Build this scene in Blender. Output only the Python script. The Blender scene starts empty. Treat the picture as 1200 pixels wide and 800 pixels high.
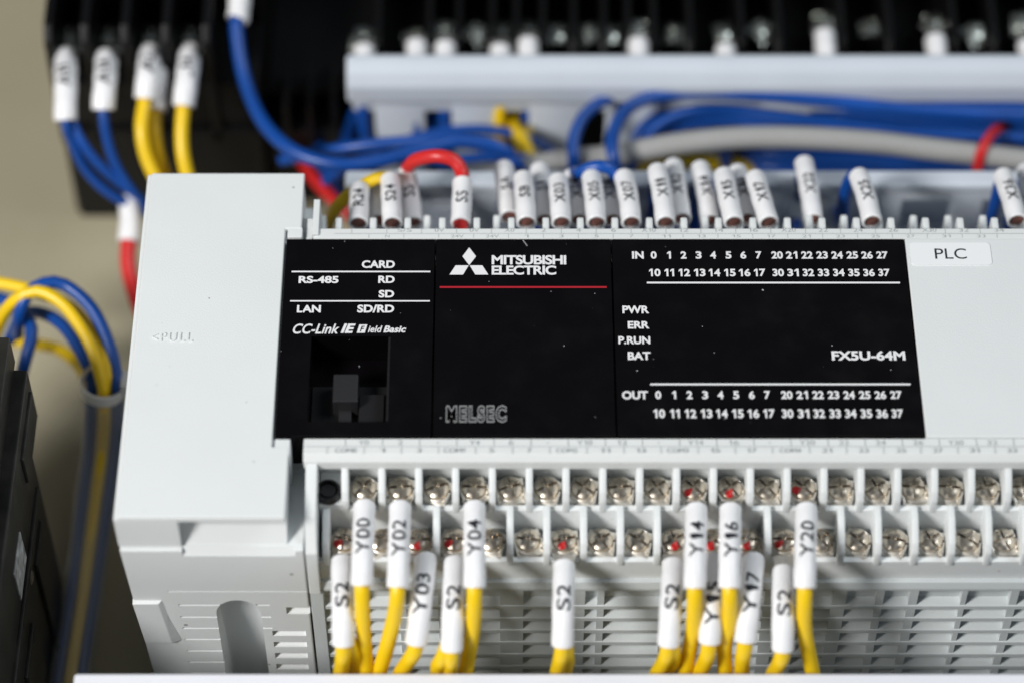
import bpy, bmesh, math, random
from mathutils import Vector, Matrix
random.seed(7)
scene = bpy.context.scene
COL = scene.collection
S = 0.001                                   # everything below is written in millimetres

# ------------------------------------------------------------------ camera
F, CX, TH = 3308.0, 597.0, math.radians(37)
SN, CS = math.sin(TH), math.cos(TH)
CAM = Vector((0, 44.6 - SN*597.8, 90 + CS*597.8))
cd = bpy.data.cameras.new('camera')
cam = bpy.data.objects.new('camera', cd); COL.objects.link(cam)
cam.location = CAM*S
cam.rotation_euler = (TH, 0, 0)
cd.sensor_width = 36
cd.lens = F*36/1200
cd.shift_x = 3/1200
cd.clip_start = 0.01; cd.clip_end = 20
cd.dof.use_dof = True
cd.dof.focus_distance = 0.606
cd.dof.aperture_fstop = 5.3
cd.dof.aperture_blades = 9
scene.camera = cam

# ------------------------------------------------------------------ light
w = bpy.data.worlds.new('World'); scene.world = w; w.use_nodes = True
bg = w.node_tree.nodes['Background']
bg.inputs[0].default_value = (0.80, 0.90, 1.0, 1); bg.inputs[1].default_value = 0.09
def area(name, loc, target, size, power, col):
    l = bpy.data.lights.new(name, 'AREA'); l.energy = power; l.size = size*S; l.color = col
    l.shape = 'DISK'
    o = bpy.data.objects.new(name, l); COL.objects.link(o)
    o.location = Vector(loc)*S
    o.rotation_euler = (Vector(target)-Vector(loc)).to_track_quat('-Z', 'Y').to_euler()
    return o
area('key_lamp', (-640, -470, 800), (0, 40, 70), 270, 12.6, (1.0, 0.98, 0.955))
area('fill_lamp', (760, 160, 1150), (0, 60, 60), 600, 6.4, (0.90, 0.96, 1.0))  # soft fill added high on the right, not a lamp of the place
scene.view_settings.view_transform = 'Standard'
scene.view_settings.look = 'None'
scene.view_settings.exposure = 0.0
scene.view_settings.gamma = 1.0
scene.render.engine = 'CYCLES'
scene.cycles.max_bounces = 8
scene.cycles.use_denoising = True

# ------------------------------------------------------------------ helpers
def P(u, v, z=None, y=None):
    """point of the scene (mm) seen at photo pixel u, v at height z (or on the plane y)"""
    a = (u-CX)/F; b = -(v-400)/F
    d = (a, SN+b*CS, -CS+b*SN)
    t = (z-CAM.z)/d[2] if z is not None else (y-CAM.y)/d[1]
    return Vector((CAM.x+t*d[0], CAM.y+t*d[1], CAM.z+t*d[2]))

def lin(c):
    return tuple(((x/255)/12.92 if x/255 <= 0.04045 else ((x/255+0.055)/1.055)**2.4) for x in c)

def mat(name, rgb, rough=0.5, metal=0.0, bump=0.0, bscale=900, var=0.0, vscale=60, spec=0.5, coat=0.0, specks=None, rvar=0.0):
    m = bpy.data.materials.new(name); m.use_nodes = True
    nt = m.node_tree; n = nt.nodes; lk = nt.links
    b = n['Principled BSDF']
    b.inputs['Base Color'].default_value = (*rgb, 1)
    b.inputs['Roughness'].default_value = rough
    b.inputs['Metallic'].default_value = metal
    b.inputs['Specular IOR Level'].default_value = spec
    b.inputs['Coat Weight'].default_value = coat
    tc = n.new('ShaderNodeTexCoord')
    src = None
    if var > 0:
        nz = n.new('ShaderNodeTexNoise'); nz.inputs['Scale'].default_value = vscale; nz.inputs['Detail'].default_value = 6
        lk.new(tc.outputs['Object'], nz.inputs['Vector'])
        mp = n.new('ShaderNodeMapRange')
        mp.inputs['From Min'].default_value = 0.3; mp.inputs['From Max'].default_value = 0.7
        mp.inputs['To Min'].default_value = 1-var; mp.inputs['To Max'].default_value = 1+var
        lk.new(nz.outputs['Fac'], mp.inputs['Value'])
        vm = n.new('ShaderNodeVectorMath'); vm.operation = 'SCALE'
        vm.inputs[0].default_value = rgb
        lk.new(mp.outputs['Result'], vm.inputs['Scale'])
        src = vm.outputs['Vector']
        lk.new(src, b.inputs['Base Color'])
    if rvar > 0:
        nz = n.new('ShaderNodeTexNoise'); nz.inputs['Scale'].default_value = 140; nz.inputs['Detail'].default_value = 5
        lk.new(tc.outputs['Object'], nz.inputs['Vector'])
        mp = n.new('ShaderNodeMapRange')
        mp.inputs['From Min'].default_value = 0.3; mp.inputs['From Max'].default_value = 0.7
        mp.inputs['To Min'].default_value = max(0.02, rough-rvar); mp.inputs['To Max'].default_value = rough+rvar
        lk.new(nz.outputs['Fac'], mp.inputs['Value']); lk.new(mp.outputs['Result'], b.inputs['Roughness'])
    if specks:                                # settled dust: sparse pale grains of different sizes
        scale, thr, cap, col = specks
        vo = n.new('ShaderNodeTexVoronoi'); vo.inputs['Scale'].default_value = scale
        lk.new(tc.outputs['Object'], vo.inputs['Vector'])
        sp = n.new('ShaderNodeSeparateColor'); lk.new(vo.outputs['Color'], sp.inputs['Color'])
        rad = n.new('ShaderNodeMapRange')
        rad.inputs['From Min'].default_value = thr; rad.inputs['From Max'].default_value = 1
        rad.inputs['To Min'].default_value = 0.0; rad.inputs['To Max'].default_value = cap
        lk.new(sp.outputs['Red'], rad.inputs['Value'])
        lt = n.new('ShaderNodeMath'); lt.operation = 'LESS_THAN'
        lk.new(vo.outputs['Distance'], lt.inputs[0]); lk.new(rad.outputs['Result'], lt.inputs[1])
        am = n.new('ShaderNodeMath'); am.operation = 'MULTIPLY'
        lk.new(lt.outputs[0], am.inputs[0]); lk.new(sp.outputs['Green'], am.inputs[1])
        mx = n.new('ShaderNodeMix'); mx.data_type = 'RGBA'
        lk.new(am.outputs[0], mx.inputs['Factor'])
        if src: lk.new(src, mx.inputs['A'])
        else: mx.inputs['A'].default_value = (*rgb, 1)
        mx.inputs['B'].default_value = (*col, 1)
        lk.new(mx.outputs['Result'], b.inputs['Base Color'])
    if bump > 0:
        nz = n.new('ShaderNodeTexNoise'); nz.inputs['Scale'].default_value = bscale; nz.inputs['Detail'].default_value = 3
        lk.new(tc.outputs['Object'], nz.inputs['Vector'])
        bp = n.new('ShaderNodeBump'); bp.inputs['Strength'].default_value = bump; bp.inputs['Distance'].default_value = 0.0002
        lk.new(nz.outputs['Fac'], bp.inputs['Height']); lk.new(bp.outputs['Normal'], b.inputs['Normal'])
    return m

M = {}
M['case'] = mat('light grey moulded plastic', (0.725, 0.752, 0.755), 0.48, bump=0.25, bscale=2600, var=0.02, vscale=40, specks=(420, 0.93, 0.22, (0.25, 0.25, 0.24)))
M['case_shaded'] = mat('light grey plastic, shade in colour', (0.58, 0.62, 0.63), 0.5, bump=0.25, bscale=2600, var=0.03, vscale=45)  # same plastic as the cover, darkened so the colour carries the shade
M['strip'] = mat('off white strip plastic', (0.72, 0.745, 0.74), 0.5, bump=0.2, bscale=2600, var=0.02)
M['panel'] = mat('glossy black panel', (0.0028, 0.0022, 0.0028), 0.26, spec=0.22, rvar=0.12, specks=(560, 0.93, 0.11, (0.42, 0.42, 0.44)))
M['black_in'] = mat('matt black plastic', (0.010, 0.010, 0.011), 0.5, bump=0.2, var=0.1, spec=0.35)
M['lever'] = mat('charcoal switch plastic', (0.019, 0.019, 0.021), 0.4, bump=0.2)
M['print_w'] = mat('white ink', (0.80, 0.80, 0.81), 0.6)
M['print_r'] = mat('red ink', (0.42, 0.012, 0.025), 0.5)
M['print_g'] = mat('pale grey ink', (0.36, 0.38, 0.39), 0.6)
M['outline'] = mat('silver grey ink', (0.32, 0.325, 0.33), 0.45)
M['print_k'] = mat('black ink', (0.012, 0.014, 0.022), 0.6)
M['sticker'] = mat('white label tape', (0.86, 0.87, 0.88), 0.4)
M['sleeve'] = mat('white marker tube', (0.87, 0.87, 0.885), 0.38, var=0.045, vscale=220, bump=0.1, bscale=1200)
M['yellow'] = mat('yellow wire insulation', (0.90, 0.60, 0.008), 0.36, var=0.05, bump=0.06, bscale=500)
M['blue'] = mat('blue wire insulation', (0.0035, 0.063, 0.32), 0.36, var=0.16, bump=0.06, bscale=500)
M['red'] = mat('red wire insulation', (0.62, 0.022, 0.022), 0.36, var=0.05, bump=0.06, bscale=500)
M['grey'] = mat('grey cable jacket', (0.36, 0.36, 0.35), 0.45, var=0.05)
M['nickel'] = mat('nickel plated steel', (0.70, 0.62, 0.515), 0.3, 1.0, bump=0.05, bscale=500, rvar=0.08)
M['plate_m'] = mat('tinned clamp plate', (0.82, 0.78, 0.71), 0.38, 0.95, bump=0.1, bscale=600, rvar=0.12)
M['lug'] = mat('tinned copper lug', (0.72, 0.69, 0.64), 0.36, 1.0, bump=0.4, bscale=600, rvar=0.1)
M['crimp'] = mat('brown crimp barrel', (0.24, 0.10, 0.08), 0.45, var=0.2, vscale=400)
M['zinc'] = mat('dull zinc screw', (0.62, 0.65, 0.61), 0.26, 1.0, bump=0.3, bscale=600)
M['mark'] = mat('red check paint', (0.46, 0.01, 0.01), 0.32)
M['duct'] = mat('pale grey duct plastic', (0.60, 0.65, 0.72), 0.45, var=0.03, bump=0.1)
M['duct_lid'] = mat('white duct lid plastic', (0.76, 0.77, 0.82), 0.42, var=0.02, bump=0.1)
M['black'] = mat('black moulded plastic', (0.004, 0.004, 0.0045), 0.4, bump=0.3, var=0.15, spec=0.3)
M['device'] = mat('dark olive grey plastic', (0.016, 0.0155, 0.013), 0.4, bump=0.5, bscale=400, var=0.6, vscale=150, spec=0.45)
M['plate'] = mat('beige painted steel', (0.42, 0.38, 0.265), 0.55, bump=0.25, bscale=700, var=0.07, vscale=14, rvar=0.08)
M['tag'] = mat('worn white paper', (0.33, 0.34, 0.34), 0.6, var=0.7, vscale=420)
M['tie'] = mat('clear nylon', (0.78, 0.79, 0.79), 0.35)
def clear_mat():
    m = bpy.data.materials.new('clear plastic film'); m.use_nodes = True
    nt = m.node_tree; n = nt.nodes; lk = nt.links; b = n['Principled BSDF']
    b.inputs['Base Color'].default_value = (0.75, 0.78, 0.8, 1); b.inputs['Roughness'].default_value = 0.18
    b.inputs['Alpha'].default_value = 0.16
    return m
M['clear'] = clear_mat()

ORG = {}
def org(o):
    return ORG.get(o.name, Vector((0, 0, 0))) if o else Vector((0, 0, 0))

def place(o, parent, at):
    """link o with its origin at world point `at` (mm)"""
    COL.objects.link(o)
    at = Vector(at)
    if parent: o.parent = parent
    o.location = (at-org(parent))*S
    ORG[o.name] = at
    return o

def thing(name, label, cat, at=(0, 0, 0), group=None):
    o = bpy.data.objects.new(name, None); o.empty_display_size = 0.01
    place(o, None, at)
    o['label'] = label; o['category'] = cat
    if group: o['group'] = group
    return o

def inst(mesh, name, parent, at, rot=None):
    o = bpy.data.objects.new(name, mesh)
    place(o, parent, at)
    if rot: o.rotation_euler = rot
    return o

class MB:
    def __init__(s): s.bm = bmesh.new(); s.bv = False
    def _bev(s, faces, bev, seg):
        if bev > 0:
            s.bv = True
            ed = list({e for f in faces for e in f.edges})
            bmesh.ops.bevel(s.bm, geom=ed, offset=bev, offset_type='OFFSET', segments=seg, profile=0.5, affect='EDGES')
    def box(s, x0, x1, y0, y1, z0, z1, bev=0.2, seg=2):
        return s.prism([(x0, y0), (x1, y0), (x1, y1), (x0, y1)], 'z', z0, z1, bev, seg)
    def prism(s, pts, axis, a0, a1, bev=0.2, seg=2):
        def mk(p, a):
            if axis == 'z': return (p[0], p[1], a)
            if axis == 'x': return (a, p[0], p[1])
            return (p[0], a, p[1])
        b = s.bm
        lo = [b.verts.new(mk(p, a0)) for p in pts]; hi = [b.verts.new(mk(p, a1)) for p in pts]
        fs = [b.faces.new(lo[::-1]), b.faces.new(hi)]
        k = len(pts)
        for i in range(k): fs.append(b.faces.new((lo[i], lo[(i+1) % k], hi[(i+1) % k], hi[i])))
        bmesh.ops.recalc_face_normals(b, faces=fs)
        s._bev(fs, bev, seg)
        return s
    def hexa(s, eight, bev=0.0, seg=2):
        b = s.bm; v = [b.verts.new(p) for p in eight]
        idx = [(0, 3, 2, 1), (4, 5, 6, 7), (0, 1, 5, 4), (1, 2, 6, 5), (2, 3, 7, 6), (3, 0, 4, 7)]
        fs = [b.faces.new([v[i] for i in q]) for q in idx]
        bmesh.ops.recalc_face_normals(b, faces=fs); s._bev(fs, bev, seg)
        return s
    def lathe(s, prof, c=(0, 0, 0), n=24, a0=0.0, a1=2*math.pi, mtx=None):
        b = s.bm; c = Vector(c); full = abs(a1-a0-2*math.pi) < 1e-6
        rings = []
        for k in range(n if full else n+1):
            a = a0+(a1-a0)*k/n
            row = []
            for r, z in prof:
                p = Vector((r*math.cos(a), r*math.sin(a), z))
                if mtx: p = mtx @ p
                row.append(b.verts.new(p+c))
            rings.append(row)
        m = len(rings)
        fs = []
        for k in range(m if full else m-1):
            A, B = rings[k], rings[(k+1) % m]
            for i in range(len(prof)-1):
                fs.append(b.faces.new((A[i], B[i], B[i+1], A[i+1])))
        if full:
            if prof[0][0] > 1e-6: fs.append(b.faces.new([r[0] for r in rings][::-1]))
            if prof[-1][0] > 1e-6: fs.append(b.faces.new([r[-1] for r in rings]))
        bmesh.ops.remove_doubles(b, verts=[v for r in rings for v in r], dist=1e-5)
        return s
    def tube(s, path, r, n=12, radii=None, hollow=0.0):
        b = s.bm; fr = frames(path); k = len(path); outer = []; 
        def ring(p, N, B, rr): return [b.verts.new(p+N*rr*math.cos(2*math.pi*j/n)+B*rr*math.sin(2*math.pi*j/n)) for j in range(n)]
        def bridge(A, B): 
            for j in range(n): b.faces.new((A[j], A[(j+1) % n], B[(j+1) % n], B[j]))
        for i, (p, (T, N, B)) in enumerate(zip(path, fr)): outer.append(ring(p, N, B, radii[i] if radii else r))
        for i in range(k-1): bridge(outer[i], outer[i+1])
        if hollow:
            inner = [ring(p, N, B, hollow) for p, (T, N, B) in zip(path, fr)]
            for i in range(k-1): bridge(inner[i+1], inner[i])
            bridge(inner[0], outer[0]); bridge(outer[-1], inner[-1])
        else:
            b.faces.new(outer[0][::-1]); b.faces.new(outer[-1])
        return s
    def verts_faces(s, vs, fs):
        v = [s.bm.verts.new(p) for p in vs]
        for f in fs:
            try: s.bm.faces.new([v[i] for i in f])
            except ValueError: pass
        return s
    def mesh(s, name, m, at=(0, 0, 0), smooth=True):
        at = Vector(at); me = bpy.data.meshes.new(name)
        for v in s.bm.verts: v.co = (v.co-at)*S
        s.bm.normal_update()
        s.bm.to_mesh(me); s.bm.free()
        me.materials.append(m)
        if smooth:
            for p in me.polygons: p.use_smooth = True
            me.set_sharp_from_angle(angle=math.radians(32))
        return me
    def build(s, name, m, parent=None, smooth=True, at=None):
        o = bpy.data.objects.new(name, s.mesh(name, m, org(parent) if at is None else at, smooth))
        if s.bv and smooth: weighted(o)
        return place(o, parent, org(parent) if at is None else at)

def weighted(o):
    md = o.modifiers.new('weighted normals', 'WEIGHTED_NORMAL'); md.keep_sharp = True; md.weight = 80

def frames(path):
    k = len(path); T = []
    for i in range(k):
        d = path[min(i+1, k-1)]-path[max(i-1, 0)]
        T.append(d.normalized() if d.length > 1e-9 else Vector((0, 0, 1)))
    N = T[0].orthogonal().normalized(); out = []
    for i in range(k):
        N = (N-T[i]*N.dot(T[i]))
        N = N.normalized() if N.length > 1e-6 else T[i].orthogonal().normalized()
        out.append((T[i], N, T[i].cross(N)))
    return out

def smooth_path(pts, step=1.0):
    pts = [Vector(p) for p in pts]
    q = [pts[0]*2-pts[1]]+pts+[pts[-1]*2-pts[-2]]
    out = []
    for i in range(1, len(q)-2):
        a, b, c, d = q[i-1], q[i], q[i+1], q[i+2]
        n = max(2, int((c-b).length/step))
        for j in range(n):
            t = j/n
            out.append(0.5*((2*b)+(-a+c)*t+(2*a-5*b+4*c-d)*t*t+(-a+3*b-3*c+d)*t**3))
    out.append(pts[-1].copy())
    return out

def cut(o, cutters):
    """carve solids out of a part (boolean, applied)"""
    o.modifiers.clear()
    tmp = []
    for k, mb in enumerate(cutters):
        me = mb.mesh('cutter', M['case'], org(o), smooth=False)
        c = bpy.data.objects.new('cutter', me); COL.objects.link(c)
        c.matrix_world = Matrix.Translation(org(o)*S)
        md = o.modifiers.new('b', 'BOOLEAN'); md.object = c; md.operation = 'DIFFERENCE'; md.solver = 'EXACT'
        tmp.append(c)
    bpy.context.view_layer.update()
    dg = bpy.context.evaluated_depsgraph_get()
    me = bpy.data.meshes.new_from_object(o.evaluated_get(dg))
    o.modifiers.clear(); old = o.data; o.data = me
    for c in tmp:
        cm = c.data; bpy.data.objects.remove(c); bpy.data.meshes.remove(cm)
    me.name = old.name
    for p in me.polygons: p.use_smooth = True
    me.set_sharp_from_angle(angle=math.radians(32))
    weighted(o)

# --- lettering -------------------------------------------------------------
TXT = {}
def glyphs(s, bold=0.0, italic=0.0, space=1.0):
    key = (s, bold, italic, space)
    if key not in TXT and '1' in s:           # numerals set one by one, with a flagged 1
        H0 = glyphs('0', bold)[3]; vs, fs, x = [], [], 0.0
        for ch in s:
            if ch == '1':
                sw = 0.085+2*bold; st = 0.22+bold
                g = [(st-sw/2, 0), (st+sw/2, 0), (st+sw/2, H0), (st-sw/2, H0), (0.02, H0*0.80), (0.02, H0*0.80-sw*1.05), (st-sw/2, H0-sw*1.25)]
                f_ = [tuple(range(7))]; wd = st+sw/2+0.05
            else:
                g, f_, wd, _h = glyphs(ch, bold, italic, space)
            n0 = len(vs); vs += [(a+x, b) for a, b in g]; fs += [tuple(i+n0 for i in q) for q in f_]
            x += wd+0.085*space
        x0 = min(v[0] for v in vs); x1 = max(v[0] for v in vs); y1 = max(v[1] for v in vs)
        TXT[key] = ([(v[0]-x0, v[1]) for v in vs], fs, x1-x0, y1)
    if key not in TXT:
        c = bpy.data.curves.new('lettering', 'FONT'); c.body = s; c.offset = bold; c.shear = italic
        c.space_character = space; c.resolution_u = 5
        o = bpy.data.objects.new('lettering', c)
        me = o.to_mesh()
        vs = [(v.co.x, v.co.y) for v in me.vertices]; fs = [tuple(p.vertices) for p in me.polygons]
        o.to_mesh_clear(); bpy.data.objects.remove(o); bpy.data.curves.remove(c)
        x0 = min(v[0] for v in vs); x1 = max(v[0] for v in vs); y0 = min(v[1] for v in vs); y1 = max(v[1] for v in vs)
        TXT[key] = ([(v[0]-x0, v[1]-y0) for v in vs], fs, x1-x0, y1-y0)
    return TXT[key]

def text_box(mb, s, u0, u1, v0, v1, z, bold=0.034, italic=0.0, space=1.0):
    """lettering filling a photo-pixel box on the plane of height z"""
    vs, fs, W, H = glyphs(s, bold, italic, space)
    a = P((u0+u1)/2, v1, z=z); b = P((u0+u1)/2, v0, z=z)
    l = P(u0, (v0+v1)/2, z=z).x; r = P(u1, (v0+v1)/2, z=z).x
    mb.verts_faces([(l+x/W*(r-l), a.y+y/H*(b.y-a.y), z) for x, y in vs], fs)

def text_c(mb, s, u, v0, v1, z, uw, bold=0.034):
    text_box(mb, s, u-uw/2, u+uw/2, v0, v1, z, bold)

def rect_px(mb, u0, u1, v0, v1, z):
    a = P(u0, v1, z=z); b = P(u1, v0, z=z); c = P(u0, v0, z=z); d = P(u1, v1, z=z)
    x0 = (a.x+c.x)/2; x1 = (b.x+d.x)/2
    mb.verts_faces([(x0, a.y, z), (x1, a.y, z), (x1, b.y, z), (x0, b.y, z)], [(0, 1, 2, 3)])

# ------------------------------------------------------------------ the setting
mb = MB(); mb.box(-900, 900, -700, 900, -3, 0, 0)
o = mb.build('mounting_plate', M['plate'], None, at=(0, 0, 0)); o['kind'] = 'structure'
o['label'] = 'beige painted metal mounting plate behind all the parts'

# ------------------------------------------------------------------ programmable controller
plc = thing('programmable_controller', 'light grey industrial controller with black front panel and rows of screw terminals', 'controller', (0, 45, 0))
ZF = 90.0
# core of the housing
mb = MB()
mb.box(-42, 140, 3.2, 88, 0, 66, 0.4)
mb.box(-47.5, 140, 18.4, 72.8, 60, 80, 0.3)
mb.build('housing', M['case_shaded'], plc)
# left end of the housing (below the cover)
XL0, XL1 = -78.8, -42.3
zt = 78.9
mb = MB(); mb.prism([(-76.8, 0), (-42.3, 0), (-42.3, zt), (-80.1, zt)], 'y', -0.8, 90.6, 0.45)
end = mb.build('housing_end', M['case'], plc)
z1, z2 = P(240, 651, y=-0.8).z, 88
xr0, xr1 = P(212, 640, y=-0.8).x, P(345, 640, y=-0.8).x
cuts = []
c = MB(); c.prism([(-1.5, z1), (-0.7, z1), (4.3, 85), (4.3, 95), (-1.5, 95)], 'x', xr0, xr1, 0); cuts.append(c)
# engraved groove lines of the dummy vents and the outline above them
def groove(u0, u1, v, h=0.30, d=0.5):
    a = P(u0, v, y=-0.8); b = P(u1, v, y=-0.8)
    c = MB(); c.box(a.x, b.x, -2, -0.8+d, a.z-h, a.z+h, 0); return c
for k, v in enumerate((708.5, 722.5, 735.5, 748.5, 762, 775, 788)):
    uo = 2.1*k
    cuts.append(groove(209+uo*1.15, 262+uo*0.8, v))
    if k < 3: cuts.append(groove(300+uo, 316+uo*0.7, v))
for k, v in enumerate((741, 754, 767, 780)):
    for u0, u1, dd in ((319, 359, 3.0), (368, 385, 3.0)):
        a = P(u0+1.5*k, v-2.5, y=-0.8); b = P(u1+k, v+3.5, y=-0.8)
        c = MB(); c.prism([(-2, a.z), (dd, a.z), (-0.4, b.z), (-2, b.z)], 'x', a.x, b.x, 0); cuts.append(c)
a = P(335, 711, y=-0.8); b = P(370, 719, y=-0.8)
c = MB(); c.prism([(-2, a.z), (2.6, a.z), (-0.4, b.z), (-2, b.z)], 'x', a.x, b.x, 0); cuts.append(c)
a = P(196, 692.5, y=-0.8); b = P(372, 694, y=-0.8)
c = MB(); c.box(a.x, b.x+2, -2, -0.45, a.z-0.18, a.z+0.18, 0); cuts.append(c)
a = P(170, 708, y=-0.8); b = P(180, 690, y=-0.8)
c = MB(); c.box(a.x, b.x, -2, -0.3, a.z-0.25, a.z+0.25, 0); cuts.append(c)
# arched finger scoop
a = P(259, 755, y=-0.8); b = P(311, 755, y=-0.8); zc = P(285, 718, y=-0.8).z
r = (b.x-a.x)/2; xc = (a.x+b.x)/2
c = MB()
pts = [(xc-r, 0)]+[(xc-r*math.cos(t*math.pi/12), zc+r*1.15*math.sin(t*math.pi/12)) for t in range(13)]+[(xc+r, 0)]
bb = c.bm
lo = [bb.verts.new((p[0], -2.0, p[1])) for p in pts]
hi = [bb.verts.new((xc+(p[0]-xc)*0.95, 10.5-(p[1]-0)/zc*7.5 if p[1] < zc else 2.6, p[1]*0.985-0.1)) for p in pts]
fs = [bb.faces.new(lo[::-1]), bb.faces.new(hi)]
for i in range(len(pts)):
    j = (i+1) % len(pts); fs.append(bb.faces.new((lo[i], lo[j], hi[j], hi[i])))
bmesh.ops.triangulate(bb, faces=[fs[1]])
bmesh.ops.recalc_face_normals(bb, faces=bb.faces[:]); cuts.append(c)
cut(end, cuts)
# latch block low on the end
a = P(165, 708, y=-2); b = P(190, 756, y=-2)
mb = MB()
z_a, z_b = a.z, b.z
mb.hexa([(XL0+0.5, -1.6, z_b+0.4), (a.x+5.0, -1.6, z_b+0.4), (a.x+8.6, -0.3, z_b+0.2), (XL0+0.5, -0.3, z_b+0.2),
         (XL0-0.6, -1.6, z_a-0.5), (a.x+3.6, -1.6, z_a-0.5), (a.x+4.8, -0.3, z_a), (XL0-0.6, -0.3, z_a)], 0.2)
mb.build('latch', M['case'], plc)

# left cover: hinged lid with a finger pull below
mb = MB()
xa, xb, xn = -80.3, -45.4, -48.9
poly = [(xa, 0), (xb, 0), (xb, 17.6), (xn, 17.6), (xn, 75.4), (xb, 75.4), (xb, 91.4), (xa, 91.4)]
mb.prism(poly, 'z', 88.4, 89.3, 0.3)
poly2 = [(xa+1.0, 0.05), (xb, 0.05), (xb, 17.6), (xn, 17.6), (xn, 75.4), (xb, 75.4), (xb, 91.3), (xa+1.0, 91.3)]
mb.prism(poly2, 'z', 88.6, ZF, 0.32, 3)
mb.prism([(xa, 0.05), (xr0, 0.05), (xr0, 91.3), (xa, 91.3)], 'z', 79.2, 88.6, 0.3)
mb.prism([(0.75, 78.93), (4.3, 85.0), (4.3, 88.6), (91.2, 88.6), (91.2, 78.93)], 'x', xr0-1, xb-0.3, 0)
cover = mb.build('cover', M['case'], plc)
# embossed PULL arrow on the cover
mb = MB(); text_box(mb, '<PULL', 178, 226, 390.5, 400, ZF, bold=-0.012, space=1.25)
g = bmesh.ops.extrude_face_region(mb.bm, geom=mb.bm.faces[:])
for e in g['geom']:
    if isinstance(e, bmesh.types.BMVert): e.co.z += 0.28
mb.build('embossed_lettering', M['case'], plc, smooth=False)

# wall and recess between cover and terminals
mb = MB()
mb.prism([(-0.7, 62), (-0.7, 77.5), (4, 84.5), (14.6, 87.5), (18.3, 87.5), (18.3, 62)], 'x', -42.0, -39.6, 0.3)
mb.build('end_wall', M['case'], plc)
for y0, y1 in ((15.4, 19.6), (73.0, 75.9)):
    mb = MB(); mb.box(-48.4, -45.2, y0, y1, 79, 89.9, 0.25); mb.build('clip', M['case'], plc)
for x0, x1, y1, zt_ in ((-44.4, -43.1, 79.5, 88.5), (-43.0, -41.6, 83.5, 90.3), (-45.7, -44.6, 82.5, 85)):
    mb = MB(); mb.box(x0, x1, 73.5, y1, 62, zt_, 0.2); mb.build('divider', M['case'], plc)

# black indicator panels
segs = [(-48.5, -16.2), (-15.9, 22.0), (22.3, 85.7)]
YB0, YB1 = 20.2, 72.5
mb = MB(); mb.box(segs[0][0], segs[0][1], YB0, YB1, 78, ZF, 0.22); card = mb.build('card_panel', M['panel'], plc)
ra, rb = P(364, 394, z=ZF), P(454, 494, z=ZF)
c = MB(); c.box(ra.x+0.2, rb.x, rb.y, ra.y, 81.5, 95, 0); cut(card, [c])
mb = MB(); mb.box(segs[1][0], segs[1][1], YB0, YB1, 78, ZF, 0.22); brand = mb.build('brand_panel', M['panel'], plc)
mb = MB(); mb.box(segs[2][0], segs[2][1], YB0, YB1, 78, ZF, 0.22); lamp = mb.build('indicator_panel', M['panel'], plc)
# switch in the recess
mb = MB()
rx, ry = (ra.x+rb.x)/2, (ra.y+rb.y)/2
mb.box(ra.x+0.4, rb.x-0.2, ry-9.6, ry+2.6, 81.6, 83.6, 0.15)
mb.box(rb.x-6.3, rb.x-1.0, rb.y+0.9, rb.y+10.0, 83.5, 86.0, 0.25)
mb.box(rb.x-0.35, rb.x+0.12, rb.y+0.2, ra.y-0.2, 84, 90.12, 0.1)
mb.build('switch_base', M['black_in'], plc)
la, lb = P(391, 437, z=89), P(419, 470, z=89)
mb = MB(); mb.prism([(lb.y, 83.5), (lb.y, 88.9), (la.y-0.4, 89.3), (la.y, 88), (la.y, 83.5)], 'x', la.x, lb.x, 0.35)
mb.box(la.x+1.2, lb.x-1.4, lb.y-5.0, lb.y+0.3, 83.5, 85.6, 0.2)
mb.build('switch_lever', M['lever'], plc)

ZT = ZF+0.03
# print on the card panel
mb = MB()
for s, u0, u1, v0, v1 in (('CARD', 424, 462.7, 305.4, 314.3), ('RS-485', 350, 396.7, 323.6, 332), ('RD', 443.3, 462.5, 323.3, 331.8),
                          ('SD', 443.7, 461.9, 340, 348.8), ('LAN', 348, 376, 357.6, 366.3), ('SD/RD', 418.7, 461.9, 357.2, 366.4)):
    text_box(mb, s, u0, u1, v0, v1, ZT, 0.036)
rect_px(mb, 341.7, 504.3, 317.6, 319.3, ZT); rect_px(mb, 340, 503.7, 352.0, 353.6, ZT)
text_box(mb, 'CC-Link', 343.3, 397.7, 379.3, 391, ZT, 0.016, 0.32)
text_box(mb, 'IE', 399.3, 416.7, 379.3, 390.2, ZT, 0.04, 0.3)
a = P(418, 390, z=ZT); b = P(430.5, 380.3, z=ZT)
mb.verts_faces([(a.x, a.y, ZT), (b.x-0.5, a.y, ZT), (b.x, b.y, ZT), (a.x+0.5, b.y, ZT)], [(0, 1, 2, 3)])
text_box(mb, 'ield', 431.2, 448, 381.6, 389.4, ZT, 0.018, 0.25)
text_box(mb, 'Basic', 449.3, 476, 381.6, 389.5, ZT, 0.03, 0.25)
mb.build('lettering', M['print_w'], card, smooth=False)
mb = MB(); text_box(mb, 'F', 421.6, 427.5, 381.8, 388.6, ZT+0.02, 0.03, 0.3); mb.build('lettering', M['print_k'], card, smooth=False)
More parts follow.
